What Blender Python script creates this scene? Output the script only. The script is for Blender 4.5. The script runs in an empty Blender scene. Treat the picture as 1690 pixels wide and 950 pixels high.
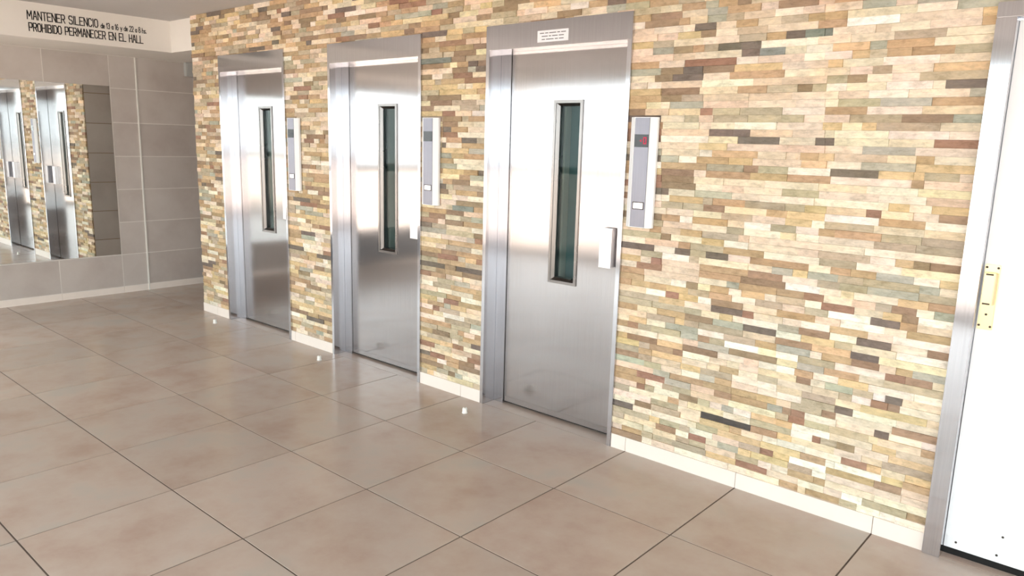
import bpy, bmesh, math, random
from mathutils import Matrix, Vector

S = bpy.context.scene
COL = S.collection
random.seed(7)

# ---------------------------------------------------------------- camera
CAM = Vector((1.5489, -3.1642, 1.5419))
RIGHT = Vector((0.751334, 0.659384, 0.026657))
UP = Vector((-0.143989, 0.124380, 0.981731))
FWD = Vector((-0.644022, 0.741446, -0.188395))
cd = bpy.data.cameras.new('camera')
cd.sensor_width = 36.0
cd.lens = 26.4655
cd.clip_start = 0.05
cam = bpy.data.objects.new('camera', cd)
COL.objects.link(cam)
M = Matrix((RIGHT, UP, -FWD)).transposed().to_4x4()
M.translation = CAM
cam.matrix_world = M
S.camera = cam

# ---------------------------------------------------------------- sky, sun, exposure
W = bpy.data.worlds.new('hazy_sky')
S.world = W
W.use_nodes = True
bg = W.node_tree.nodes['Background']
bg.inputs[0].default_value = (0.93, 0.97, 1.0, 1)
bg.inputs[1].default_value = 1.0
sd = bpy.data.lights.new('sun', 'SUN')
sd.energy = 3.8
sd.angle = math.radians(3)
sd.color = (1.0, 0.95, 0.87)
sun = bpy.data.objects.new('sun', sd)
COL.objects.link(sun)
sun.rotation_euler = (math.radians(-38), 0, math.radians(25))
for loc, pw, rz in (((-0.94, -4.93, 1.18), 10.2, 0), ((4.13, -2.75, 1.18), 4.4, 90), ((-6.01, -3.475, 1.07), 3.0, -90)):
    pd = bpy.data.lights.new('window_portal', 'AREA')
    pd.shape = 'RECTANGLE'
    pd.size = pw
    pd.size_y = loc[2] * 2
    pd.cycles.is_portal = True
    po = bpy.data.objects.new('window_portal', pd)
    COL.objects.link(po)
    po.location = loc
    po.rotation_euler = (math.radians(90), 0, math.radians(rz))
S.view_settings.view_transform = 'Standard'
S.view_settings.look = 'None'
S.view_settings.gamma = 1.0
S.view_settings.use_curve_mapping = False
S.view_settings.exposure = 2.45
S.cycles.max_bounces = 14
S.cycles.diffuse_bounces = 7
S.cycles.glossy_bounces = 8
S.cycles.transparent_max_bounces = 12
S.cycles.sample_clamp_indirect = 8.0

# ---------------------------------------------------------------- helpers
def lin(c):
    return tuple(((v / 255.0) / 12.92 if v <= 10 else ((v / 255.0 + 0.055) / 1.055) ** 2.4) for v in c)

def new_mat(name):
    m = bpy.data.materials.new(name)
    m.use_nodes = True
    nt = m.node_tree
    return m, nt, nt.nodes['Principled BSDF']

def noise_chain(nt, coord, scale, detail=4, stretch=(1, 1, 1), rough=0.55):
    tc = nt.nodes.new('ShaderNodeTexCoord')
    mp = nt.nodes.new('ShaderNodeMapping')
    mp.inputs['Scale'].default_value = stretch
    nz = nt.nodes.new('ShaderNodeTexNoise')
    nz.inputs['Scale'].default_value = scale
    nz.inputs['Detail'].default_value = detail
    nz.inputs['Roughness'].default_value = rough
    nt.links.new(tc.outputs[coord], mp.inputs['Vector'])
    nt.links.new(mp.outputs[0], nz.inputs['Vector'])
    return nz, mp

def bump(nt, src, bsdf, strength, dist):
    b = nt.nodes.new('ShaderNodeBump')
    b.inputs['Strength'].default_value = strength
    b.inputs['Distance'].default_value = dist
    nt.links.new(src, b.inputs['Height'])
    nt.links.new(b.outputs[0], bsdf.inputs['Normal'])

def ramp(nt, src, stops):
    r = nt.nodes.new('ShaderNodeValToRGB')
    e = r.color_ramp.elements
    while len(e) < len(stops):
        e.new(0.5)
    for k, (pos, c) in enumerate(stops):
        e[k].position = pos
        e[k].color = (*c, 1)
    nt.links.new(src, r.inputs[0])
    return r

def mixrgb(nt, mode, fac, a, b):
    n = nt.nodes.new('ShaderNodeMix')
    n.data_type = 'RGBA'
    n.blend_type = mode
    for val, idx in ((fac, 0), (a, 6), (b, 7)):
        if hasattr(val, 'links'):
            nt.links.new(val, n.inputs[idx])
        elif idx == 0:
            n.inputs[0].default_value = val
        else:
            n.inputs[idx].default_value = (*val, 1)
    return n.outputs[2]

def plain(name, rgb, rough=0.5, metal=0.0, var=0.06, scale=6.0, spec=0.5, bmp=0.0, bscale=120.0):
    m, nt, b = new_mat(name)
    c = lin(rgb)
    nz, _ = noise_chain(nt, 'Object', scale)
    r = ramp(nt, nz.outputs[0], ((0.25, tuple(v * (1 - var) for v in c)), (0.75, tuple(min(1, v * (1 + var)) for v in c))))
    nt.links.new(r.outputs[0], b.inputs['Base Color'])
    b.inputs['Roughness'].default_value = rough
    b.inputs['Metallic'].default_value = metal
    b.inputs['Specular IOR Level'].default_value = spec
    if bmp:
        n2, _ = noise_chain(nt, 'Object', bscale)
        bump(nt, n2.outputs[0], b, bmp, 0.002)
    return m

def steel(name, rgb, rough, horiz=False, strength=0.05):
    m, nt, b = new_mat(name)
    c = lin(rgb)
    st = (3, 3, 260) if horiz else (260, 260, 3)
    nz, _ = noise_chain(nt, 'Object', 1.0, 3, st)
    r = ramp(nt, nz.outputs[0], ((0.3, tuple(v * 0.94 for v in c)), (0.7, tuple(min(1, v * 1.05) for v in c))))
    nt.links.new(r.outputs[0], b.inputs['Base Color'])
    b.inputs['Metallic'].default_value = 1.0
    b.inputs['Anisotropic'].default_value = 0.8
    tv = nt.nodes.new('ShaderNodeCombineXYZ')      # brushed upright: the sheen spreads sideways
    tv.inputs[0].default_value = 1.0
    tv.inputs[1].default_value = 1.0
    nt.links.new(tv.outputs[0], b.inputs['Tangent'])
    n2, _ = noise_chain(nt, 'Object', 2.2, 2)
    mr = nt.nodes.new('ShaderNodeMapRange')
    mr.inputs['To Min'].default_value = rough * 0.85
    mr.inputs['To Max'].default_value = rough * 1.15
    nt.links.new(n2.outputs[0], mr.inputs[0])
    nt.links.new(mr.outputs[0], b.inputs['Roughness'])
    bump(nt, nz.outputs[0], b, strength, 0.0006)
    return m

MAT = {}
MAT['steel'] = steel('brushed_steel', (178, 174, 174), 0.14, False, 0.025)
MAT['steel_frame'] = steel('brushed_steel_frame', (204, 204, 208), 0.12, False, 0.02)
MAT['steel_trim'] = steel('dull_steel_trim', (138, 134, 132), 0.28)
MAT['alu'] = steel('satin_aluminium', (226, 226, 230), 0.30)
MAT['alu_face'] = steel('brushed_aluminium_face', (138, 138, 147), 0.5)
MAT['chrome'] = plain('polished_metal', (232, 228, 222), 0.12, 1.0, 0.02)
MAT['mirror'] = plain('mirror_silver', (238, 240, 238), 0.0, 1.0, 0.0)
MAT['dark'] = plain('unlit_shaft_black', (26, 28, 30), 0.6)
MAT['gap'] = plain('gap_shade_black', (14, 12, 12), 0.8)  # black for the shade in the slits under the doors
MAT['cab'] = plain('cab_green_panel', (112, 140, 142), 0.45)
MAT['cab_edge'] = plain('cab_steel_edge', (225, 222, 212), 0.4, 0.0)
MAT['white_paint'] = plain('white_door_paint', (240, 243, 246), 0.35, 0, 0.015, 3)
MAT['plaster'] = plain('white_plaster', (240, 236, 230), 0.7, 0, 0.02, 4, 0.3, 0.05)
MAT['ceil'] = plain('ceiling_paint', (203, 201, 201), 0.8, 0, 0.02, 3, 0.3)
MAT['mortar'] = plain('stone_mortar', (150, 132, 108), 0.9)
MAT['grout'] = plain('floor_grout', (92, 79, 71), 0.85)
MAT['wgrout'] = plain('wall_grout', (226, 221, 215), 0.8)
MAT['skirt'] = plain('skirting_tile', (243, 233, 224), 0.4, 0, 0.03, 5)
MAT['brass'] = plain('brass', (236, 216, 168), 0.30, 1.0, 0.05)
MAT['screw'] = plain('dark_screw', (70, 62, 56), 0.4, 0.6)
MAT['ink'] = plain('black_paint', (38, 37, 38), 0.7)
MAT['greyink'] = plain('grey_print', (120, 118, 122), 0.7)
MAT['paper'] = plain('white_sticker', (240, 240, 244), 0.5, 0, 0.01)
MAT['plastic'] = plain('white_plastic', (240, 238, 232), 0.35, 0, 0.01)
MAT['greybox'] = plain('pale_grey_plastic', (190, 192, 190), 0.5, 0, 0.02)
MAT['concrete'] = plain('pale_pavement', (190, 172, 162), 0.9, 0, 0.08, 0.8)
MAT['frame_paint'] = plain('grey_window_frame', (110, 112, 116), 0.45)
MAT['display'] = plain('display_black', (30, 28, 32), 0.15)

m, nt, b = new_mat('red_display_digit')
b.inputs['Base Color'].default_value = (0.25, 0.0, 0.03, 1)
b.inputs['Emission Color'].default_value = (0.9, 0.02, 0.08, 1)
b.inputs['Emission Strength'].default_value = 0.1
MAT['digit'] = m

# clear pane; the lift panes are darker and reflect less
def pane_mat(name, tint, refl):
    m, nt, b = new_mat(name)
    nt.nodes.remove(b)
    tr = nt.nodes.new('ShaderNodeBsdfTransparent')
    tr.inputs[0].default_value = (*tint, 1)
    gl = nt.nodes.new('ShaderNodeBsdfGlossy')
    gl.inputs['Roughness'].default_value = 0.0
    lw = nt.nodes.new('ShaderNodeLayerWeight')
    lw.inputs[0].default_value = 0.5
    pw_ = nt.nodes.new('ShaderNodeMath')
    pw_.operation = 'POWER'
    pw_.inputs[1].default_value = 5.0
    nt.links.new(lw.outputs['Facing'], pw_.inputs[0])
    fr = nt.nodes.new('ShaderNodeMapRange')
    fr.inputs['To Min'].default_value = refl
    fr.inputs['To Max'].default_value = 1.0
    nt.links.new(pw_.outputs[0], fr.inputs[0])
    mx = nt.nodes.new('ShaderNodeMixShader')
    nt.links.new(fr.outputs[0], mx.inputs[0])
    nt.links.new(tr.outputs[0], mx.inputs[1])
    nt.links.new(gl.outputs[0], mx.inputs[2])
    nt.links.new(mx.outputs[0], nt.nodes['Material Output'].inputs[0])
    return m
MAT['glass'] = pane_mat('clear_glass', (0.95, 0.97, 0.96), 0.04)
MAT['lift_glass'] = pane_mat('wired_glass', (0.72, 0.78, 0.78), 0.012)


# stone: colour comes from a per-stone attribute, mottled by stretched noise
m, nt, b = new_mat('split_stone')
at = nt.nodes.new('ShaderNodeAttribute')
at.attribute_name = 'stone_colour'
n1, mp1 = noise_chain(nt, 'Object', 9.0, 5, (1.0, 1.0, 2.2), 0.65)
n4, mp4 = noise_chain(nt, 'Object', 26.0, 5, (1.0, 1.0, 1.7), 0.7)
vs_ = nt.nodes.new('ShaderNodeVectorMath')          # every stone gets its own patch of the veining
vs_.operation = 'SCALE'
vs_.inputs['Scale'].default_value = 41.0
nt.links.new(at.outputs['Vector'], vs_.inputs[0])
for mp_ in (mp1, mp4):
    nt.links.new(vs_.outputs[0], mp_.inputs['Location'])
r1 = ramp(nt, n1.outputs[0], ((0.30, (0.80, 0.78, 0.73)), (0.52, (1.0, 1.0, 1.0)), (0.74, (1.14, 1.11, 1.04))))
c1 = mixrgb(nt, 'MULTIPLY', 1.0, at.outputs['Color'], r1.outputs[0])
r4 = ramp(nt, n4.outputs[0], ((0.32, (0.74, 0.74, 0.70)), (0.48, (0.98, 0.97, 0.95)), (0.62, (1.05, 1.04, 1.01)), (0.76, (1.10, 0.99, 0.84))))
c1 = mixrgb(nt, 'MULTIPLY', 0.9, c1, r4.outputs[0])
n2, _ = noise_chain(nt, 'Object', 3.4, 3, (1.0, 1.0, 2.0))
r2 = ramp(nt, n2.outputs[0], ((0.56, (0, 0, 0)), (0.74, (0.4, 0.4, 0.4))))
c2 = mixrgb(nt, 'MULTIPLY', r2.outputs[0], c1, (1.0, 0.86, 0.66))
n3, _ = noise_chain(nt, 'Object', 70.0, 4, (0.4, 1, 1.6), 0.7)
r3 = ramp(nt, n3.outputs[0], ((0.3, (0.86, 0.85, 0.83)), (0.65, (1.06, 1.06, 1.06))))
c3 = mixrgb(nt, 'MULTIPLY', 1.0, c2, r3.outputs[0])
nt.links.new(c3, b.inputs['Base Color'])
b.inputs['Roughness'].default_value = 0.75
b.inputs['Specular IOR Level'].default_value = 0.3
bump(nt, n3.outputs[0], b, 0.5, 0.003)
MAT['stone'] = m

def tile_mat(name, cols, rough, scale, rnd=0.10, spec=0.5):
    m, nt, b = new_mat(name)
    oi = nt.nodes.new('ShaderNodeObjectInfo')
    nz, mp = noise_chain(nt, 'Object', scale, 6, (1, 1, 1), 0.6)
    sc = nt.nodes.new('ShaderNodeVectorMath')
    sc.operation = 'SCALE'
    sc.inputs[0].default_value = (37.0, 53.0, 71.0)
    nt.links.new(oi.outputs['Random'], sc.inputs['Scale'])
    nt.links.new(sc.outputs[0], mp.inputs['Location'])
    r = ramp(nt, nz.outputs[0], tuple((0.3 + 0.4 * k / (len(cols) - 1), lin(c)) for k, c in enumerate(cols)))
    mr = nt.nodes.new('ShaderNodeMapRange')
    mr.inputs['To Min'].default_value = 1 - rnd
    mr.inputs['To Max'].default_value = 1 + rnd
    nt.links.new(oi.outputs['Random'], mr.inputs[0])
    cmb = nt.nodes.new('ShaderNodeCombineColor')
    for k in range(3):
        nt.links.new(mr.outputs[0], cmb.inputs[k])
    c = mixrgb(nt, 'MULTIPLY', 1.0, r.outputs[0], cmb.outputs[0])
    nt.links.new(c, b.inputs['Base Color'])
    n2, _ = noise_chain(nt, 'Object', 5.0, 3)
    m2 = nt.nodes.new('ShaderNodeMapRange')
    m2.inputs['To Min'].default_value = rough * 0.85
    m2.inputs['To Max'].default_value = rough * 1.2
    nt.links.new(n2.outputs[0], m2.inputs[0])
    nt.links.new(m2.outputs[0], b.inputs['Roughness'])
    b.inputs['Specular IOR Level'].default_value = spec
    return m

MAT['floor_tile'] = tile_mat('porcelain_floor_tile', ((173, 153, 142), (180, 164, 153), (184, 171, 161), (178, 171, 163)), 0.2, 3.2, 0.05, 0.32)
MAT['wall_tile'] = tile_mat('grey_wall_tile', ((186, 176, 170), (198, 190, 184), (205, 198, 193)), 0.3, 2.0, 0.04)

def add_box(bm, x0, x1, y0, y1, z0, z1):
    vs = [bm.verts.new((x, y, z)) for x in (x0, x1) for y in (y0, y1) for z in (z0, z1)]
    for f in ((0, 1, 3, 2), (4, 6, 7, 5), (0, 4, 5, 1), (2, 3, 7, 6), (0, 2, 6, 4), (1, 5, 7, 3)):
        bm.faces.new([vs[i] for i in f])

def add_prism(bm, pts, axis, a, b):
    """extrude a 2D outline along an axis ('x','y','z')"""
    def P(p, t):
        return {'x': (t, p[0], p[1]), 'y': (p[0], t, p[1]), 'z': (p[0], p[1], t)}[axis]
    A = [bm.verts.new(P(p, a)) for p in pts]
    B = [bm.verts.new(P(p, b)) for p in pts]
    n = len(pts)
    for i in range(n):
        bm.faces.new((A[i], A[(i + 1) % n], B[(i + 1) % n], B[i]))
    bm.faces.new(A[::-1])
    bm.faces.new(B)

def add_lathe(bm, prof, seg=20, c=(0, 0, 0)):
    rings = []
    for r, z in prof:
        rings.append([bm.verts.new((c[0] + r * math.cos(2 * math.pi * k / seg), c[1] + r * math.sin(2 * math.pi * k / seg), c[2] + z)) for k in range(seg)])
    for a, b_ in zip(rings, rings[1:]):
        for k in range(seg):
            bm.faces.new((a[k], a[(k + 1) % seg], b_[(k + 1) % seg], b_[k]))
    bm.faces.new(rings[0][::-1])
    bm.faces.new(rings[-1])

def add_ring(bm, x0, x1, z0, z1, w, y0, y1, inset=0.0):
    """rectangular ring in the xz plane; its front (y0) can lean inwards by 'inset'"""
    O0 = [(x0, z0), (x1, z0), (x1, z1), (x0, z1)]
    I0 = [(x0 + w, z0 + w), (x1 - w, z0 + w), (x1 - w, z1 - w), (x0 + w, z1 - w)]
    fo = [bm.verts.new((x, y0, z)) for x, z in O0]
    fi = [bm.verts.new((x, y0 + inset, z)) for x, z in I0]
    bo = [bm.verts.new((x, y1, z)) for x, z in O0]
    bi = [bm.verts.new((x, y1, z)) for x, z in I0]
    for k in range(4):
        n = (k + 1) % 4
        bm.faces.new((fo[k], fo[n], fi[n], fi[k]))
        bm.faces.new((fi[k], fi[n], bi[n], bi[k]))
        bm.faces.new((bi[k], bi[n], bo[n], bo[k]))
        bm.faces.new((bo[k], bo[n], fo[n], fo[k]))

def obj(name, bm, mat, parent=None, bevel=0.0, smooth=False):
    bmesh.ops.recalc_face_normals(bm, faces=bm.faces[:])
    if bevel:
        bmesh.ops.bevel(bm, geom=bm.edges[:], offset=bevel, segments=2, affect='EDGES', clamp_overlap=True)
    me = bpy.data.meshes.new(name)
    bm.to_mesh(me)
    bm.free()
    if smooth:
        for p in me.polygons:
            p.use_smooth = True
    me.materials.append(MAT[mat])
    o = bpy.data.objects.new(name, me)
    COL.objects.link(o)
    if parent:
        o.parent = parent
    return o

def box(name, dims, mat, parent=None, bevel=0.0):
    bm = bmesh.new()
    add_box(bm, *dims)
    return obj(name, bm, mat, parent, bevel)

def tag(o, label=None, cat=None, group=None, kind=None):
    for k, v in (('label', label), ('category', cat), ('group', group), ('kind', kind)):
        if v:
            o[k] = v
    return o

def empty(name, loc):
    o = bpy.data.objects.new(name, None)
    o.location = loc
    o.empty_display_size = 0.1
    COL.objects.link(o)
    return o

def copy_tree(o, parent=None):
    c = o.copy()
    COL.objects.link(c)
    c.parent = parent
    for ch in list(o.children):
        copy_tree(ch, c)
    return c

STROKES = {
 'M': (((0, 0), (0.06, 1), (0.5, 0.35), (0.94, 1), (1, 0)),), 'A': (((0, 0), (0.42, 1), (0.58, 1), (1, 0)), ((0.18, 0.36), (0.82, 0.36))),
 'N': (((0, 0), (0, 1), (1, 0), (1, 1)),), 'T': (((0, 1), (1, 1)), ((0.5, 1), (0.5, 0))),
 'E': (((1, 1), (0, 1), (0, 0), (1, 0)), ((0, 0.52), (0.8, 0.52))), 'R': (((0, 0), (0, 1), (0.8, 1), (1, 0.85), (1, 0.6), (0.8, 0.46), (0, 0.46)), ((0.5, 0.46), (1, 0))),
 'S': (((1, 0.85), (0.8, 1), (0.2, 1), (0, 0.85), (0, 0.65), (0.2, 0.53), (0.8, 0.47), (1, 0.34), (1, 0.15), (0.8, 0), (0.2, 0), (0, 0.15)),),
 'I': (((0.5, 0), (0.5, 1)),), 'L': (((0, 1), (0, 0), (1, 0)),), 'C': (((1, 0.8), (0.75, 1), (0.25, 1), (0, 0.8), (0, 0.2), (0.25, 0), (0.75, 0), (1, 0.2)),),
 'O': (((0.25, 0), (0, 0.2), (0, 0.8), (0.25, 1), (0.75, 1), (1, 0.8), (1, 0.2), (0.75, 0), (0.25, 0)),),
 'P': (((0, 0), (0, 1), (0.8, 1), (1, 0.85), (1, 0.55), (0.8, 0.42), (0, 0.42)),), 'H': (((0, 0), (0, 1)), ((1, 0), (1, 1)), ((0, 0.5), (1, 0.5))),
 'B': (((0, 0), (0, 1), (0.75, 1), (0.95, 0.88), (0.95, 0.65), (0.75, 0.53), (0, 0.53)), ((0.75, 0.53), (1, 0.4), (1, 0.14), (0.78, 0), (0, 0))),
 'D': (((0, 0), (0, 1), (0.65, 1), (1, 0.75), (1, 0.25), (0.65, 0), (0, 0)),),
 '1': (((0.2, 0.75), (0.6, 1), (0.6, 0)),), '2': (((0, 0.8), (0.25, 1), (0.75, 1), (1, 0.8), (1, 0.6), (0, 0), (1, 0)),),
 '3': (((0, 0.85), (0.25, 1), (0.75, 1), (1, 0.8), (0.8, 0.55), (0.4, 0.53)), ((0.8, 0.55), (1, 0.3), (0.75, 0), (0.25, 0), (0, 0.15))),
 '6': (((0.9, 0.9), (0.6, 1), (0.2, 0.8), (0, 0.4), (0, 0.15), (0.25, 0), (0.75, 0), (1, 0.18), (1, 0.38), (0.75, 0.55), (0.25, 0.55), (0, 0.35)),),
 '8': (((0.3, 0.53), (0.05, 0.7), (0.1, 0.9), (0.35, 1), (0.65, 1), (0.9, 0.9), (0.95, 0.7), (0.7, 0.53), (0.3, 0.53), (0, 0.35), (0, 0.13), (0.3, 0), (0.7, 0), (1, 0.13), (1, 0.35), (0.7, 0.53)),),
 'd': (((1, 0), (1, 0.85)), ((1, 0.45), (0.7, 0.55), (0.2, 0.5), (0, 0.3), (0.2, 0.03), (0.7, 0), (1, 0.15))),
 'e': (((0, 0.28), (1, 0.28), (0.9, 0.48), (0.5, 0.56), (0.1, 0.46), (0, 0.25), (0.2, 0.03), (0.6, 0), (0.95, 0.1)),),
 'a': (((1, 0), (1, 0.55)), ((1, 0.45), (0.7, 0.55), (0.2, 0.5), (0, 0.3), (0.2, 0.03), (0.7, 0), (1, 0.15))),
 'y': (((0, 0.55), (0.5, 0.05)), ((1, 0.55), (0.3, -0.25))), 'h': (((0, 0), (0, 0.9)), ((0, 0.4), (0.4, 0.55), (0.9, 0.45), (1, 0.3), (1, 0))),
 's': (((1, 0.5), (0.4, 0.56), (0.05, 0.42), (0.9, 0.18), (0.6, 0), (0, 0.05)),), '.': (((0.4, 0), (0.4, 0.08)),)}
def text_mesh(name, body, mat, parent, x0, x1, z0, z1, plane, offset, stroke):
    """stroke lettering fitted to a rectangle; plane 'x' faces +x (reads along +y), plane 'y' faces -y (reads along +x)"""
    adv = {' ': 0.8, 'I': 0.45, '1': 0.7, '.': 0.5, 'M': 1.5, 'a': 0.95, 'e': 0.95, 's': 0.85}
    tot = sum(adv.get(c, 1.15) for c in body)
    u = (x1 - x0) / tot
    V, F = [], []
    cur = x0
    h = stroke / 2
    for ch in body:
        w = adv.get(ch, 1.15) * u
        if ch != ' ':
            for line in STROKES[ch]:
                P = [(cur + 0.13 * w + p[0] * w * 0.74, z0 + p[1] * (z1 - z0)) for p in line]
                for (ax, az), (bx, bz) in zip(P, P[1:]):
                    L = math.hypot(bx - ax, bz - az) or 1
                    ex, ez = (bx - ax) / L, (bz - az) / L
                    n = len(V)
                    for px, pz, sg in ((ax - ex * h, az - ez * h, 1), (bx + ex * h, bz + ez * h, 1), (bx + ex * h, bz + ez * h, -1), (ax - ex * h, az - ez * h, -1)):
                        s_, t_ = px - ez * h * sg, pz + ex * h * sg
                        V.append((offset, s_, t_) if plane == 'x' else (s_, offset, t_))
                    F.append((n, n + 1, n + 2, n + 3))
        cur += w
    me = bpy.data.meshes.new(name)
    me.from_pydata(V, [], F)
    me.materials.append(MAT[mat])
    o = bpy.data.objects.new(name, me)
    COL.objects.link(o)
    o.parent = parent
    return o

# ================================================================ THE SETTING
XL, XR = -6.08, 4.2          # tiled wall, right wall
YF, YB = -5.0, 2.6           # glazed front, end of the passage
XE = -4.845                  # free end of the stone wall
ZC = 2.515                   # ceiling
ZS = 2.25                    # soffit
LIFT_X = (-4.392, -2.910, -1.4273)
LW, LH = 0.945, 2.168        # lift frame
DX0, DX1, DH = 0.998, 2.02, 2.063   # white door frame

# ---- floor with its tiles
fl = box('floor', (XL - 0.2, XR + 0.2, YF - 0.1, YB + 0.2, -0.12, -0.0025), 'grout')
tag(fl, 'beige porcelain tiled floor of the lobby with thin grout lines', 'floor', kind='structure')
GX, GY, T, G = -0.9934, 0.0016, 0.6, 0.0034
def tile_mesh(name, w, d, mat):
    bm = bmesh.new()
    e = 0.0006
    add_box(bm, -w / 2, w / 2, -d / 2, d / 2, -0.0025, 0.0)
    for v in bm.verts:
        if v.co.z > -0.001:
            v.co.x -= math.copysign(e, v.co.x)
            v.co.y -= math.copysign(e, v.co.y)
    bmesh.ops.recalc_face_normals(bm, faces=bm.faces[:])
    me = bpy.data.meshes.new(name)
    bm.to_mesh(me)
    bm.free()
    me.materials.append(MAT[mat])
    return me
cache = {}
i0, i1 = math.floor((XL - GX) / T), math.ceil((XR - GX) / T)
j0, j1 = math.floor((YF - GY) / T), math.ceil((YB - GY) / T)
for i in range(i0, i1):
    for j in range(j0, j1):
        xa, xb = max(GX + i * T + G, XL), min(GX + i * T + T - G, XR)
        ya, yb = max(GY + j * T + G, YF), min(GY + j * T + T - G, YB)
        if ya > 0.0:
            if xa > XE:
                continue
            xb = min(xb, XE)
        if xb - xa < 0.02 or yb - ya < 0.02:
            continue
        key = (round(xb - xa, 4), round(yb - ya, 4))
        if key not in cache:
            cache[key] = tile_mesh('floor_tile', *key, 'floor_tile')
        o = bpy.data.objects.new('floor_tile', cache[key])
        o.location = ((xa + xb) / 2, (ya + yb) / 2, 0)
        o.parent = fl
        COL.objects.link(o)

# ---- ceiling, soffit
ce = box('ceiling', (XL - 0.2, XR + 0.2, YF - 0.1, YB + 0.2, ZC, ZC + 0.15), 'ceil')
tag(ce, 'plain pale grey painted ceiling above the lobby', 'ceiling', kind='structure')
bm = bmesh.new()
XS = -5.31
add_box(bm, XL, XS, YF, 0.05, ZS, ZC)
add_box(bm, XL, XE, 0.05, YB, ZS, ZC)
so = obj('trim_1', bm, 'plaster')
tag(so, 'white lowered soffit carrying painted black lettering above the mirror', 'soffit', kind='structure')
l1 = text_mesh('lettering', 'MANTENER SILENCIO', 'ink', so, -1.068, -0.547, 2.388, 2.449, 'x', XS + 0.0012, 0.0075)
tag(l1, 'black capitals reading MANTENER SILENCIO')
l2 = text_mesh('lettering', 'de 13 a 16 y de 22 a 8 hs.', 'ink', so, -0.530, -0.158, 2.387, 2.430, 'x', XS + 0.0012, 0.0055)
tag(l2, 'small black lettering with the quiet hours')
l3 = text_mesh('lettering', 'PROHIBIDO PERMANECER EN EL HALL', 'ink', so, -1.06, -0.19, 2.301, 2.360, 'x', XS + 0.0012, 0.0075)
tag(l3, 'black capitals reading PROHIBIDO PERMANECER EN EL HALL')

# ---- tiled left wall
YG = -1.94                   # left of this the tiled wall gives way to glazing
bm = bmesh.new()
add_box(bm, XL - 0.2, XL - 0.0015, YG, YB + 0.2, -0.1, ZC)
add_box(bm, XL - 0.2, XL - 0.0015, YF - 0.1, YG, 2.16, ZC)
wl = obj('wall_left', bm, 'wgrout')
tag(wl, 'wall of large pale grey tiles behind the mirror', 'wall', kind='structure')
ZR = (0.062, 0.376, 0.691, 1.006, 1.321, 1.636, 1.951, 2.249)
YCOL = [YG] + [-0.19 - 0.555 * k for k in range(3, -1, -1)] + [0.05, 0.62, 1.19, 1.76, 2.33, 2.6]
MY0, MY1, MZ0, MZ1 = -1.84, -0.2, 0.383, 1.966
def wall_tile(parent, x, ya, yb, za, zb, flip=False):
    bm = bmesh.new()
    g, e = 0.0022, 0.0015
    xa, xb = (x - 0.009, x) if not flip else (x, x + 0.009)
    add_box(bm, xa, xb, ya + g, yb - g, za + g, zb - g)
    front = xb if not flip else xa
    cy, cz = (ya + yb) / 2, (za + zb) / 2
    for v in bm.verts:
        if abs(v.co.x - front) < 1e-5:
            v.co.y -= math.copysign(e, v.co.y - cy)
            v.co.z -= math.copysign(e, v.co.z - cz)
    return obj('wall_tile', bm, 'wall_tile', parent)
for a, b_ in zip(YCOL, YCOL[1:]):
    for za, zb in zip(ZR, ZR[1:]):
        if a > MY0 and b_ <= MY1 + 0.02 and za > MZ0 - 0.02 and zb < MZ1:
            continue
        wall_tile(wl, XL, a, b_, za, zb)
tr_ = box('corner_trim', (XL - 0.009, XL + 0.008, 0.044, 0.056, 0.0, 2.249), 'plastic', wl)  # plain white stands in for light reflected by the metal
tag(tr_, 'thin vertical metal trim strip, coloured white for its reflected brightness')
bl = empty('baseboard_left', (XL, 0, 0))
tag(bl, 'pale skirting tiles along the foot of the grey tiled wall', 'baseboard', kind='structure')
YC2 = [y for y in YCOL]
for a, b_ in zip(YC2, YC2[1:]):
    o = box('skirting_tile', (-0.009, 0.004, a + 0.001, b_ - 0.001, 0.0, 0.06), 'skirt', bl)

# ---- passage: end of the stone wall core and the end wall
wp = box('wall_passage', (XE + 0.0015, XE + 0.03, 0.30, YB + 0.2, -0.1, ZC), 'wgrout')
tag(wp, 'grey tiled wall of the passage behind the end of the stone wall', 'wall', kind='structure')
for a, b_ in zip((0.014, 0.60, 1.2, 1.8), (0.60, 1.2, 1.8, 2.6)):
    for za, zb in zip((0.0,) + ZR[1:], ZR[1:]):
        wall_tile(wp, XE, a, b_, za, zb, True)
we = box('wall_end', (XL - 0.2, XE + 0.2, YB, YB + 0.2, -0.1, ZC), 'plaster')
tag(we, 'plain end wall of the side passage', 'wall', kind='structure')

# ---- right wall
bm = bmesh.new()
add_box(bm, XR, XR + 0.2, -0.5, 0.4, -0.1, ZC)
add_box(bm, XR, XR + 0.1, YF - 0.1, -0.5, 2.38, ZC)
wr = obj('wall_right', bm, 'plaster')
tag(wr, 'white pier and lintel of the glazed right side of the lobby', 'wall', kind='structure')

# ---- stone wall
OPEN = [(x, x + LW, LH) for x in LIFT_X] + [(DX0, DX1, DH)]
bm = bmesh.new()
xs = [XE + 0.012]
for a, b_, h in OPEN:
    xs += [a, b_]
xs.append(XR)
for k in range(0, len(xs), 2):
    add_box(bm, xs[k] - (0.0105 if k == 0 else 0), xs[k + 1], 0.012, 0.30, -0.1, ZC)
for a, b_, h in OPEN:
    add_box(bm, a, b_, 0.012, 0.30, h, ZC)
wb = obj('wall_back', bm, 'mortar')
tag(wb, 'wall clad in split beige and brown ledge stones around the elevators', 'wall', kind='structure')

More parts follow.
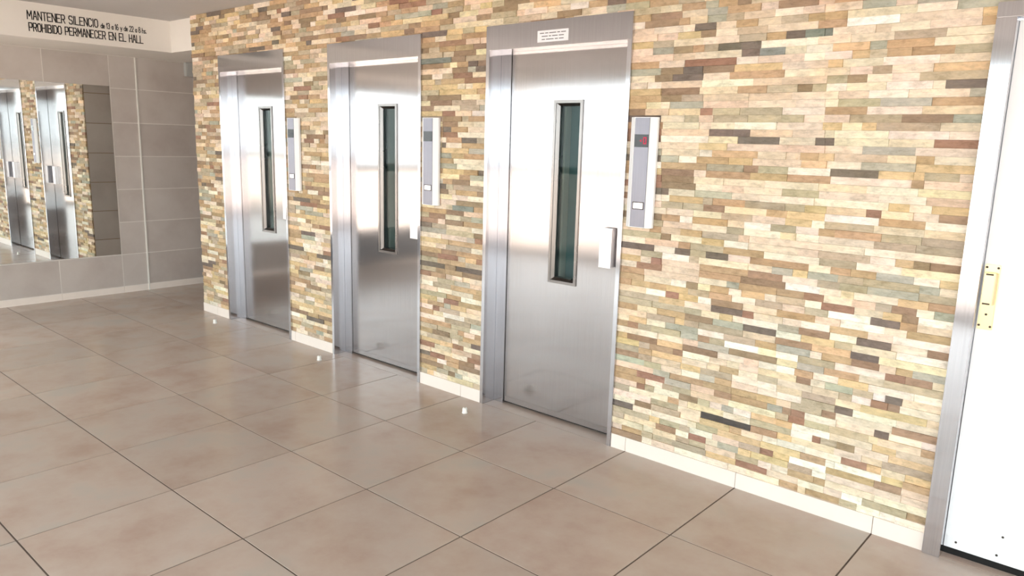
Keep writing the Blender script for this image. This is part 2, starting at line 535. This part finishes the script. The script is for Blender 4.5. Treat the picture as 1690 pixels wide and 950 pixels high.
PAL = dict(K=(86, 83, 81), D=(130, 120, 112), B=(164, 142, 120), N=(196, 170, 138), O=(222, 198, 158), C=(238, 224, 205),
           W=(248, 239, 225), X=(255, 251, 241), G=(195, 183, 161), S=(186, 186, 173), T=(142, 151, 144),
           P=(231, 212, 190), R=(168, 134, 116), Y=(240, 225, 194))
FILL = 'CCCCCPPPGGGGNNNOOWWBBYSSDRC'
FILL_FAR = 'CCCCPPGGGGGNNNNOOOYYWBBBSDRN'  # more olive and brown stones, also darkening the far end for weaker light
DATA = '0:-246C-118,405N485,490Y523,665G737;1:-1815G-1710,-427N-307,-307G-244,489W598,673X752,755G820,828G919,925N982;2:-1944B-1758,-244Y-121,-114G-73,-45G44,438N541,552N595,600C793,800C974;3:-1617B-1456,-417P-233,-230B-123,-117W-50,-48R42,103S206,436G538,543W595,601C790,794C893,897P982;4:-1749N-1618,-472G-268,-211G-100,-44W74,207G306,441X591,598N786,791B893;5:-1674W-1546,-487D-365,-256C-56,-11G82,100O307,485N593,594W626,631X809,816O893,897N981;6:-1510B-1440,-482W-361,-359B-260,-260G-110,-102C4,312W377,379W504,757O812;7:-480C-309,-267G-113,6K255,375O434,441Y622,812G977;8:-112C-66,120W249,438W524,529R561,562G629,631B703;9:-1584N-1443,-476P-350,-304G-255,-253W-116,-114B-13,250O368,369O437,439W592,600C768;10:-478N-313,-306C-208,-150G-63,-53P140,140C361,418R488,488G591,750P786,786P944,946N983;11:-1936N-1733,-1695G-1532,-488N-356,-353R-195,-57P65,151N321,389B427,488W618,823W943;12:147N269,360P424,555B613;13:-1577G-1446,-445S-315,-219C-119,-109W-14,63N144,270W357,357W436,466G604,607D672,678W840,845C982;14:-470B-350,-276P-118,-13G140,143W265,267W354,604Y665,707O951,952Y982;15:-1907N-1772,-1753S-1697,-278O-110,83N176,667W743,743R800,806B851;16:-473O-354,-352G-292,-111W28,28C116,436B497,668G738,747X794,856C976;17:-1947G-1755,-1735N-1607,-1607W-1484,-423B-253,-253O-114,264W346,347X426,503C608,608O690,727W888,896W982;18:-448W-287,-251C-116,-116P-36,119B307,342Y433,546N686,783G962;19:-1860G-1700,-287G-130,97X256,258Y339,339W435,587W779,783R854,857B953;20:-418O-318,-214S-41,336S484,531N650;21:-319G-166,-165O-114,-39G178,486O644;22:-1948G-1832,-1747N-1646,-1601B-1444,-113B30,30S178,178D314,330X430,438O576,649C814;23:-1748B-1656,-474G-296,-295G-118,173W326,335S426,553W655,662D791;24:-1702N-1576,-483G-257,-118C10,17D170,170R223,432W551,794W958;25:-330X-222,-153O-58,-51W14,14B167,324N483,489P586,590W761,842N955;26:-481N-419,-419O-336,-314N-222,-222O-109,-104G3,348P438,444G534,537X704;27:-466N-349,-199W-118,4N98,98C152,157O258,264C315,440W508,748O817;28:-1722N-1492,-349P-60,-57C81,313N432,433R469,513C627;29:-1501R-1441,-255P-63,-55N146,148B310,348X482,495C560,581Y630,630W794,797O904;30:-1741G-1510,-258P-61,-57N180,333W482,680S866;31:-1873G-1742,-255W-112,-61C176,438S562,563G660,661G842,866S935;32:-1751B-1599,-190D-112,-109G-31,-30D74,80C183,183N439,608N706,842W931;33:-1902B-1752,-111G28,54N242,244W482,482G627,628C794,796Y973;34:-267B-220,-217C-60,-54O50,55W169,475G670,676W767,769O833,835B891,891B968;35:-1689T-1514,-269P-167,-166N-62,-57G121,169C481,488C649,651W760,765C869,871C980;36:-108C63,142C302,307Y374,374W438,469C678,684G832,835G979;37:-272N-171,-171W-111,-108N47,63P140,143W263,371W435,466N531,532N707,709G849,851G985;38:-249C-113,-108C31,31G176,177C322,323O436,436W487,487G672,677C855,857Y984;39:-277G-165,-165G-62,-57B40,43P238,239O327,329O480,484X689,692N853,857W981;40:-1691B-1551,-280W-241,-238N-62,-16N139,317G398,399O481,487P640,641R695,699Y812,813C895,899B980;41:-282D-246,-243C-108,204C434,435W478,478W683,720O795,795C868,872O983;42:-1774O-1596,-1485D-1443,-284B-111,-108C25,25C126,126C297,450C680,682W845,849P982;43:-286B-118,-115C22,29C220,220C315,315C438,447Y634,635W808,819Y981;44:-288B-120,-117C-60,-57N151,151N313,313N468,490C790,792N835,835P984;45:-1597N-1445,-291N-164,-164N-62,-57G117,184G314,315W465,488D671,671O795,795O831,832G947,950P990;46:-293S-201,-201W-108,-108N47,47O150,155P368,368O439,469W599,604S794,799O986;47:-1785D-1749,-295C-105,-101W-39,-38O178,178P300,435O492,496P695,696P791,798N860,860C985;48:-1749N-1625,-297C-108,-103O33,33P256,256P456,456C596,601S787,792C985;49:-299W-58,-58Y80,80D268,268C414,415D453,453D488,490C692,693C848,850R984;50:-1777D-1705,-302P-108,-108P-60,-58D55,55D135,135P320,320C450,450C486,487C689,690W897,897C984;51:-294C-110,-110P-58,-53C61,62W247,248C438,438O515,515Y591,591O644,644G865,865P983;52:-306C-185,-183G-113,-113P-42,-42G116,117G265,265G358,359C442,442C540,540G727,729B874,902S982;53:-268Y-110,-110R-53,-49G74,79G266,266W437,441N602,602W793,797P975;54:-311C-270,-265S-98,-98P115,115C320,320C438,489G648,648S819,826N987;55:-1889B-1708,-1708G-1503,-313B-212,-207G-101,-101P113,113P301,301C435,435C480,488C602,602W743,743C942,944S983;56:-1917B-1630,-316B-118,437W513,516C662,662W822,822C860,863D979;57:-317P-115,-111W125,129P255,255P429,438G516,516B585,589C679,679C775,775G976;58:-259D-117,-108C20,20N248,260W426,426C521,521C606,606G676,676C815,817O972;59:-1601R-1445,-322B-207,-207D-111,-111B36,36O246,249C423,436O486,491C638,641W834,834C968;60:46W134,142C327,338W420,420W485,524O589,651N738,738N879,879G964;61:-97C62,66D148,148T256,256C343,448O586,586S645,647N807,809C960;62:-1500B-1448,-263B-165,-165N-113,-109G-44,-44D59,59D145,149W341,388C511,514C669,671G844,846C956;63:-1956T-1756,-1712B-1600,-265C-117,-117C48,51G171,171N254,254D333,333T410,410T442,442C601,601P656,656C789,789C953;64:-248O-132,-132B-62,-58C40,40G174,174C362,382N491,493X683,683C951;65:-1956B-1901,-1538B-1453,-61C33,33N124,128P228,228G336,339N404,404N488,490C739;66:-242N-189,-189P-109,-105S-22,-15G65,65P200,200W317,317C401,401C440,440C542,544S663,663C735;67:-1855C-1757,-340B-240,-233C-111,-107S-16,-12N136,136C210,212B334,373P434,437N539;68:-1938D-1749,-342C-271,-235N-118;70:-1812N-1707,-1707C-1555,-1514B-1402;72:-1491O-1404;74:-1930G-1795'
known = {}
for chunk in DATA.split(';'):
    r, rest = chunk.split(':')
    L = []
    for e in rest.split(','):
        for k, ch in enumerate(e):
            if ch.isalpha():
                L.append((int(e[:k]) / 1000, int(e[k + 1:]) / 1000, ch))
    known[int(r)] = L
RH, Z0 = 0.03045, 0.075
NROW = 80
stones = []
def fill(a, b_, out):
    while b_ - a > 1e-4:
        ln = random.choice((0.06, 0.09, 0.11, 0.13, 0.15, 0.18, 0.22))
        if b_ - a - ln < 0.05:
            ln = b_ - a
        if ln > 0.26:
            ln = (b_ - a) / 2
        out.append((a, a + ln, random.choice(FILL if a > -1.6 else FILL_FAR)))
        a += ln
for r in range(NROW):
    za = Z0 + r * RH
    zb = min(za + RH, ZC - 0.001)
    if r == NROW - 1:
        zb = ZC - 0.001
    spans = [[XE, XR, za]]
    for a, b_, h in OPEN:
        if za < h:
            nsp = []
            for s in spans:
                if b_ <= s[0] or a >= s[1]:
                    nsp.append(s)
                    continue
                if a > s[0]:
                    nsp.append([s[0], a, s[2]])
                if zb - h > 0.008:
                    nsp.append([max(a, s[0]), min(b_, s[1]), h + 0.001])
                if b_ < s[1]:
                    nsp.append([b_, s[1], s[2]])
            spans = nsp
    for sa, sb, z in spans:
        seq = []
        cur = sa
        for a, b_, c in known.get(r, []):
            a, b_ = max(a, sa), min(b_, sb)
            if b_ - a < 0.025 or a < cur - 0.001:
                continue
            gap = a - cur
            if gap < 0.045:
                if seq and gap > 0.001:
                    p = seq.pop()
                    seq.append((p[0], a, p[2]))
                else:
                    a = cur
            else:
                fill(cur, a, seq)
            seq.append((a, b_, c))
            cur = b_
        if sb - cur < 0.045 and seq:
            p = seq.pop()
            seq.append((p[0], sb, p[2]))
        else:
            fill(cur, sb, seq)
        for a, b_, c in seq:
            stones.append((a, b_, z, zb, c))

def visible(x, z):
    d = Vector((x, 0, z)) - CAM
    f = d.dot(FWD)
    if f < 0.1:
        return 0
    u = 845 + 1242.41 * d.dot(RIGHT) / f
    v = 475 - 1242.41 * d.dot(UP) / f
    return 1 if 0 < u < 1690 and 0 < v < 950 else 0
def stone_geo(s, rnd):
    a, b_, z, zb, c = s
    g = 0.0003
    y = 0.002 + rnd.uniform(-0.0045, 0.0045)
    ys = [y + rnd.uniform(-0.0018, 0.0018) for _ in range(4)]
    vs = [(a + g, ys[0], z + g), (b_ - g, ys[1], z + g), (b_ - g, ys[2], zb - g), (a + g, ys[3], zb - g),
          (a + g, 0.0135, z + g), (b_ - g, 0.0135, z + g), (b_ - g, 0.0135, zb - g), (a + g, 0.0135, zb - g)]
    fs = [(0, 1, 2, 3), (0, 4, 5, 1), (1, 5, 6, 2), (2, 6, 7, 3), (3, 7, 4, 0)]
    k = rnd.uniform(0.86, 1.08)
    col = tuple(min(1.0, v * k * rnd.uniform(0.955, 1.045)) for v in lin(PAL[c]))
    return vs, fs, col
rnd = random.Random(3)
geo = [stone_geo(s, rnd) for s in stones]
def score(s):
    a, b_, z, zb, c = s
    if not (visible(a, z) and visible(b_, zb)):
        return 0
    d = Vector(((a + b_) / 2, 0, z)) - CAM
    return (b_ - a) * (zb - z) * abs(d.y) / d.length ** 3
order = sorted(range(len(stones)), key=lambda k: -score(stones[k]))
single = set(order[:300])
def build_stones(name, idx):
    V, F, Cc = [], [], []
    for k in idx:
        vs, fs, col = geo[k]
        n = len(V)
        V += vs
        F += [tuple(n + q for q in f) for f in fs]
        Cc += [col] * len(fs)
    me = bpy.data.meshes.new(name)
    me.from_pydata(V, [], F)
    at_ = me.attributes.new('stone_colour', 'FLOAT_COLOR', 'CORNER')
    li = 0
    for p, c in zip(me.polygons, Cc):
        for q in p.loop_indices:
            at_.data[q].color = (*c, 1)
    me.materials.append(MAT['stone'])
    o = bpy.data.objects.new(name, me)
    o.parent = wb
    COL.objects.link(o)
    return o
for k in sorted(single):
    build_stones('stone', [k])
rest = build_stones('stone_cladding', [k for k in range(len(stones)) if k not in single])
rest['kind'] = 'stuff'

# ---- skirting under the stone wall
bb = empty('baseboard_back', (0, 0, 0))
tag(bb, 'cream skirting tiles along the foot of the stone wall', 'baseboard', kind='structure')
segs = [(XE, LIFT_X[0]), (LIFT_X[0] + LW, LIFT_X[1]), (LIFT_X[1] + LW, LIFT_X[2]), (LIFT_X[2] + LW, DX0), (DX1, XR)]
for a, b_ in segs:
    cuts = [a] + [GX + T * k for k in range(-8, 10) if a + 0.02 < GX + T * k < b_ - 0.02] + [b_]
    for p, q in zip(cuts, cuts[1:]):
        box('skirting_tile', (p + 0.0014, q - 0.0014, -0.006, 0.012, 0.0, 0.0745), 'skirt', bb)

# ---- glazed street front behind the viewer
bm = bmesh.new()
add_box(bm, XL, XR, YF - 0.1, YF, 2.38, ZC)
wf = obj('wall_front', bm, 'plaster')
tag(wf, 'white lintel over the glazed street front behind the viewer', 'wall', kind='structure')
def glazed_bay(n, loc, rz, bw, h=2.38):
    w = empty('window_%d' % n, loc)
    w.rotation_euler = (0, 0, rz)
    tag(w, 'tall glazed bay number %d of the street windows behind the viewer' % n, 'window', kind='structure')
    box('mullion', (0.0, 0.04, 0, 0.06, 0.0, h), 'frame_paint', w)
    box('mullion', (bw - 0.04, bw, 0, 0.06, 0.0, h), 'frame_paint', w)
    box('sill_rail', (0.04, bw - 0.04, 0, 0.06, 0.0, 0.06), 'frame_paint', w)
    box('top_rail', (0.04, bw - 0.04, 0, 0.06, h - 0.05, h), 'frame_paint', w)
    box('transom', (0.04, bw - 0.04, 0, 0.06, 1.15, 1.24), 'frame_paint', w)
    if h < 2.3:
        box('sill_panel', (0.04, bw - 0.04, 0.01, 0.05, 0.06, 0.42), 'frame_paint', w)
    box('pane', (0.04, bw - 0.04, 0.027, 0.033, 0.42 if h < 2.3 else 0.06, 1.15), 'glass', w)
    box('pane', (0.04, bw - 0.04, 0.027, 0.033, 1.24, h - 0.05), 'glass', w)
NB = 6
for k in range(NB):
    glazed_bay(k + 1, (XL + k * (XR - XL) / NB, YF - 0.06, 0), 0, (XR - XL) / NB)
for k in range(3):
    glazed_bay(NB + 1 + k, (XR + 0.06, YF + 1.5 * k, 0), math.pi / 2, 1.5)
for k in range(2):
    glazed_bay(NB + 4 + k, (XL - 0.06, YF + 1.53 * (k + 1), 0), -math.pi / 2, 1.53, 2.16)
pv3 = box('west_pavement', (-40, XL - 0.2, YF - 0.1, 12, -0.3, -0.04), 'concrete')
tag(pv3, 'pale pavement outside the glazed left side', 'pavement', kind='structure')
pv = box('pavement', (-40, 40, -40, YF - 0.1, -0.3, -0.04), 'concrete')
pv2 = box('side_pavement', (XR + 0.2, 40, YF - 0.1, 12, -0.3, -0.04), 'concrete')
tag(pv2, 'pale pavement outside the glazed right side', 'pavement', kind='structure')
tag(pv, 'pale sunlit pavement outside the glazed street front', 'pavement', kind='structure')

# ================================================================ THINGS
# ---- elevator doors
def make_lift():
    t = empty('elevator', (0, 0, 0))
    y0, yd = -0.010, 0.10
    fr_ = empty('frame', (0, 0, 0))
    bm = bmesh.new()
    add_box(bm, 0, LW, y0, yd - 0.002, 2.04, LH)
    fr_ = obj('frame_header', bm, 'steel_frame', t, 0.0015)
    bpy.data.objects.remove(bpy.data.objects['frame'])
    box('frame_jamb', (0, 0.025, y0, yd + 0.05, 0.0, 2.04), 'steel_frame', t, 0.0015)
    box('frame_jamb', (LW - 0.025, LW, y0, yd - 0.002, 0.0, 2.04), 'steel_frame', t, 0.0015)
    box('hinge_post', (0.025, 0.098, yd - 0.010, yd + 0.05, 0.0, 2.04), 'steel_frame', t, 0.001)
    box('sill', (0.025, LW - 0.025, 0.0, yd + 0.06, -0.05, 0.0), 'floor_tile', t)
    box('gap_shade_strip', (0.098, LW - 0.025, yd + 0.02, yd + 0.03, 0.0, 0.02), 'gap', t)  # black strip painted in as the shade below the leaf
    box('back_panel', (0.0, LW, 0.30, 0.31, 0.0, LH), 'dark', t)  # near-black sheet stands in for the darkness of the unlit shaft
    # leaf with a window opening
    wx0, wx1, wz0, wz1 = 0.408, 0.600, 0.788, 1.775
    a, b_, z0, z1 = 0.101, LW - 0.004, 0.014, 2.075
    bm = bmesh.new()
    add_ring_rect(bm, a, b_, z0, z1, wx0 + 0.01, wx1 - 0.01, wz0 + 0.01, wz1 - 0.01, yd, yd + 0.04)
    leaf = obj('door_leaf', bm, 'steel', t)
    bm = bmesh.new()
    add_ring(bm, wx0, wx1, wz0, wz1, 0.016, yd - 0.007, yd + 0.004, 0.0)
    add_ring(bm, wx0 + 0.014, wx1 - 0.014, wz0 + 0.014, wz1 - 0.014, 0.016, yd - 0.005, yd + 0.05, 0.02)
    wf_ = obj('window_frame', bm, 'steel_trim', leaf)
    box('window_pane', (wx0 + 0.026, wx1 - 0.026, yd + 0.022, yd + 0.026, wz0 + 0.026, wz1 - 0.026), 'lift_glass', leaf)
    # what shows through the pane: the inner gate
    box('inner_gate', (wx0 - 0.06, wx1 + 0.15, 0.21, 0.22, wz0 - 0.1, wz1 + 0.1), 'cab', t)
    box('inner_gate_edge', (0.413, 0.441, 0.165, 0.21, wz0 - 0.1, wz1 + 0.1), 'cab_edge', t)
    # box pull: bright face, hollow towards the lock side
    bm = bmesh.new()
    hx0, hx1, hz0, hz1 = 0.764, 0.838, 0.920, 1.126
    y1 = yd - 0.034
    add_box(bm, hx0, hx1, y1, y1 + 0.006, hz0, hz1)
    add_box(bm, hx0 + 0.002, hx1 - 0.012, y1 + 0.006, yd, hz0 + 0.002, hz1 - 0.002)
    hd = obj('handle', bm, 'alu', leaf)
    hd['label'] = 'bright box shaped pull handle'
    return t
def add_ring_rect(bm, a, b_, z0, z1, wa, wb_, wz0, wz1, y0, y1):
    O = [(a, z0), (b_, z0), (b_, z1), (a, z1)]
    I = [(wa, wz0), (wb_, wz0), (wb_, wz1), (wa, wz1)]
    fo = [bm.verts.new((x, y0, z)) for x, z in O]
    fi = [bm.verts.new((x, y0, z)) for x, z in I]
    bo = [bm.verts.new((x, y1, z)) for x, z in O]
    bi = [bm.verts.new((x, y1, z)) for x, z in I]
    for k in range(4):
        n = (k + 1) % 4
        bm.faces.new((fo[k], fo[n], fi[n], fi[k]))
        bm.faces.new((fi[k], fi[n], bi[n], bi[k]))
        bm.faces.new((bi[k], bi[n], bo[n], bo[k]))
        bm.faces.new((bo[k], bo[n], fo[n], fo[k]))
lift = make_lift()
lifts = [lift, copy_tree(lift), copy_tree(lift)]
LAB = ('farthest brushed steel elevator door, nearest the mirror and the tiled wall',
       'middle one of the three brushed steel elevator doors in the stone wall',
       'nearest brushed steel elevator door with a printed sticker on its header')
for o, x, l in zip(lifts, LIFT_X, LAB):
    o.location = (x, 0, 0)
    tag(o, l, 'elevator', 'elevator doors in the stone wall', 'thing')

# printed notice on the header of the nearest one
hdr = [c for c in lifts[2].children if c.name.startswith('frame_header')][0]
st = box('sticker', (0.366, 0.567, -0.0115, -0.010, 2.060, 2.118), 'paper', hdr)
tag(st, 'small white printed notice')
bm = bmesh.new()
for z, words_ in ((2.1045, (0.028, 0.02, 0.045, 0.018, 0.03)), (2.089, (0.04, 0.015, 0.036, 0.032)), (2.0735, (0.022, 0.05, 0.02, 0.03))):
    x_ = 0.4665 - (sum(words_) + 0.007 * (len(words_) - 1)) / 2
    for w_ in words_:
        add_box(bm, x_, x_ + w_, -0.0119, -0.0115, z - 0.0022, z + 0.0022)
        x_ += w_ + 0.007
lines = obj('sticker_print', bm, 'greyink', hdr)

# ---- call panels
def make_panel():
    t = empty('elevator_call_panel', (0, 0, 0))
    h0, h1, w = 1.160, 1.680, 0.145
    bm = bmesh.new()
    add_prism(bm, ((0, 0.002), (0, -0.012), (0.030, -0.034), (0.034, -0.030), (w - 0.032, -0.030), (w - 0.028, -0.034), (w, -0.012), (w, 0.002)), 'z', h0, h1)
    body = obj('housing', bm, 'white_paint', t)  # white coat stands in for the bright reflections on the aluminium chamfers
    box('face_plate', (0.0345, w - 0.0325, -0.0325, -0.030, h0 + 0.003, h1 - 0.003), 'alu_face', t)
    d = box('display', (0.036, w - 0.034, -0.0345, -0.0325, 1.541, 1.600), 'display', t, 0.0008)
    return t
pan = make_panel()
pans = [pan, copy_tree(pan), copy_tree(pan)]
PX = (-3.402, -1.940, -0.455)
PLAB = ('slim aluminium call panel beside the farthest elevator door',
        'slim aluminium call panel beside the middle elevator door',
        'slim aluminium call panel with lit red digit beside the nearest elevator door')
for o, x, l in zip(pans, PX, PLAB):
    o.location = (x, -0.006, 0)
    tag(o, l, 'call panel', 'elevator call panels on the stone wall')
def segment_zero(parent, x0, x1, z0, z1, y):
    bm = bmesh.new()
    add_ring(bm, x0, x1, z0, z1, 0.005, y, y + 0.0006)
    return obj('display_digit', bm, 'digit', parent)
dsp = [c for c in pans[2].children if c.name.startswith('display')][0]
d0 = segment_zero(dsp, 0.084, 0.102, 1.555, 1.588, -0.0352)
tag(d0, 'glowing red digit zero')
bm = bmesh.new()
add_prism(bm, ((0.064, 1.571), (0.075, 1.578), (0.075, 1.564)), 'y', -0.0352, -0.0346)
obj('display_arrow', bm, 'digit', dsp)
dsp2 = [c for c in pans[1].children if c.name.startswith('display')][0]
# push button with its dark surround
for o in pans:
    bm = bmesh.new()
    add_ring(bm, 0.044, 0.106, 1.247, 1.283, 0.0035, -0.0345, -0.0325)
    bz = obj('button_surround', bm, 'screw', o)
    box('call_button', (0.0485, 0.1015, -0.0355, -0.0325, 1.2515, 1.2785), 'alu', o, 0.001)

# ---- door stops on the floor
def make_stop():
    bm = bmesh.new()
    add_lathe(bm, ((0.017, 0.0), (0.017, 0.004), (0.0145, 0.006), (0.0145, 0.026), (0.0125, 0.031), (0.007, 0.0335)), 24)
    t = obj('doorstop', bm, 'plastic', None, 0, True)
    bm = bmesh.new()
    add_lathe(bm, ((0.0035, 0.0), (0.0035, 0.001)), 12, (0, 0, 0.0334))
    obj('screw', bm, 'screw', t)
    return t
stp = make_stop()
stops = [stp, copy_tree(stp), copy_tree(stp)]
for o, (x, y), l in zip(stops, ((-4.333, -0.168), (-2.836, -0.175), (-1.367, -0.195)),
                        ('small white floor door stop in front of the farthest elevator',
                         'small white floor door stop in front of the middle elevator',
                         'small white floor door stop in front of the nearest elevator')):
    o.location = (x, y, 0)
    tag(o, l, 'door stop', 'white door stops on the floor')

# ---- mirror
mi = empty('wall_mirror', (XL, 0, MZ0))
tag(mi, 'large frameless rectangular mirror on the grey tiled wall', 'mirror')
box('mirror_glass', (0.001, 0.006, MY0, MY1, 0, MZ1 - MZ0), 'mirror', mi)

# ---- little box high up in the passage
wbx = empty('junction_box', (XL, 0.59, 2.18))
tag(wbx, 'small pale grey box high on the tiled passage wall', 'wall box')
box('housing', (0.001, 0.05, -0.068, 0.068, -0.066, 0.066), 'greybox', wbx, 0.004)
box('cover', (0.05, 0.055, -0.055, 0.055, -0.053, 0.053), 'greybox', wbx, 0.002)

# ---- white door at the right
dr = empty('door_1', (DX0, 0, 0))
tag(dr, 'white painted metal door in a brushed steel frame at the right end', 'door', kind='structure')
DWD = DX1 - DX0
FW = 0.062
for xa, xb in ((0, FW), (DWD - FW, DWD)):
    j = box('frame_jamb', (xa, xb, -0.022, 0.12, 0, DH - 0.052), 'steel_frame', dr, 0.002)
box('frame_header', (0, DWD, -0.022, 0.12, DH - 0.052, DH), 'steel_frame', dr, 0.002)
lf = box('door_leaf', (FW + 0.0015, DWD - FW - 0.0015, 0.030, 0.070, 0.034, DH - 0.056), 'white_paint', dr, 0.001)
tag(lf, 'plain white painted door leaf')
box('kick_rail', (FW + 0.010, DWD - FW - 0.010, 0.026, 0.030, 0.040, 0.085), 'white_paint', lf, 0.001)
for x, z in ((0.104, 0.064), (0.240, 0.064), (0.380, 0.064), (0.250, 0.140), (0.520, 0.064)):
    bm = bmesh.new()
    add_lathe(bm, ((0.0045, 0), (0.004, 0.002), (0.002, 0.003)), 12)
    bmesh.ops.rotate(bm, verts=bm.verts[:], cent=(0, 0, 0), matrix=Matrix.Rotation(math.radians(90), 3, 'X'))
    bmesh.ops.translate(bm, verts=bm.verts[:], vec=(x, 0.026 if z < 0.1 else 0.030, z))
    obj('screw', bm, 'screw', lf)
box('threshold', (FW, DWD - FW, 0.002, 0.12, -0.05, 0.001), 'floor_tile', dr)
box('gap_shade_strip', (FW, DWD - FW, 0.045, 0.055, 0.001, 0.0335), 'gap', dr)  # shade under the white leaf, put in as a black strip
# brass hinge
bm = bmesh.new()
add_box(bm, 0.068, 0.116, 0.022, 0.030, 0.915, 1.157)
hg = obj('hinge', bm, 'brass', dr, 0.002)
tag(hg, 'brass hinge with screws')
bm = bmesh.new()
add_prism(bm, ((0.070, 0.022), (0.074, -0.004), (0.108, -0.004), (0.114, 0.022)), 'z', 1.010, 1.128)
obj('knuckle', bm, 'brass', hg, 0.002)
for x, z in ((0.074, 0.930), (0.110, 0.928), (0.074, 1.146), (0.110, 1.146), (0.092, 0.972)):
    bm = bmesh.new()
    add_lathe(bm, ((0.0045, 0), (0.004, 0.0015), (0.002, 0.002)), 12)
    bmesh.ops.rotate(bm, verts=bm.verts[:], cent=(0, 0, 0), matrix=Matrix.Rotation(math.radians(90), 3, 'X'))
    bmesh.ops.translate(bm, verts=bm.verts[:], vec=(x, 0.022, z))
    obj('screw', bm, 'screw', hg)
for z in (1.012, 1.120):
    box('slot', (0.078, 0.102, -0.0048, -0.0038, z, z + 0.006), 'screw', hg)
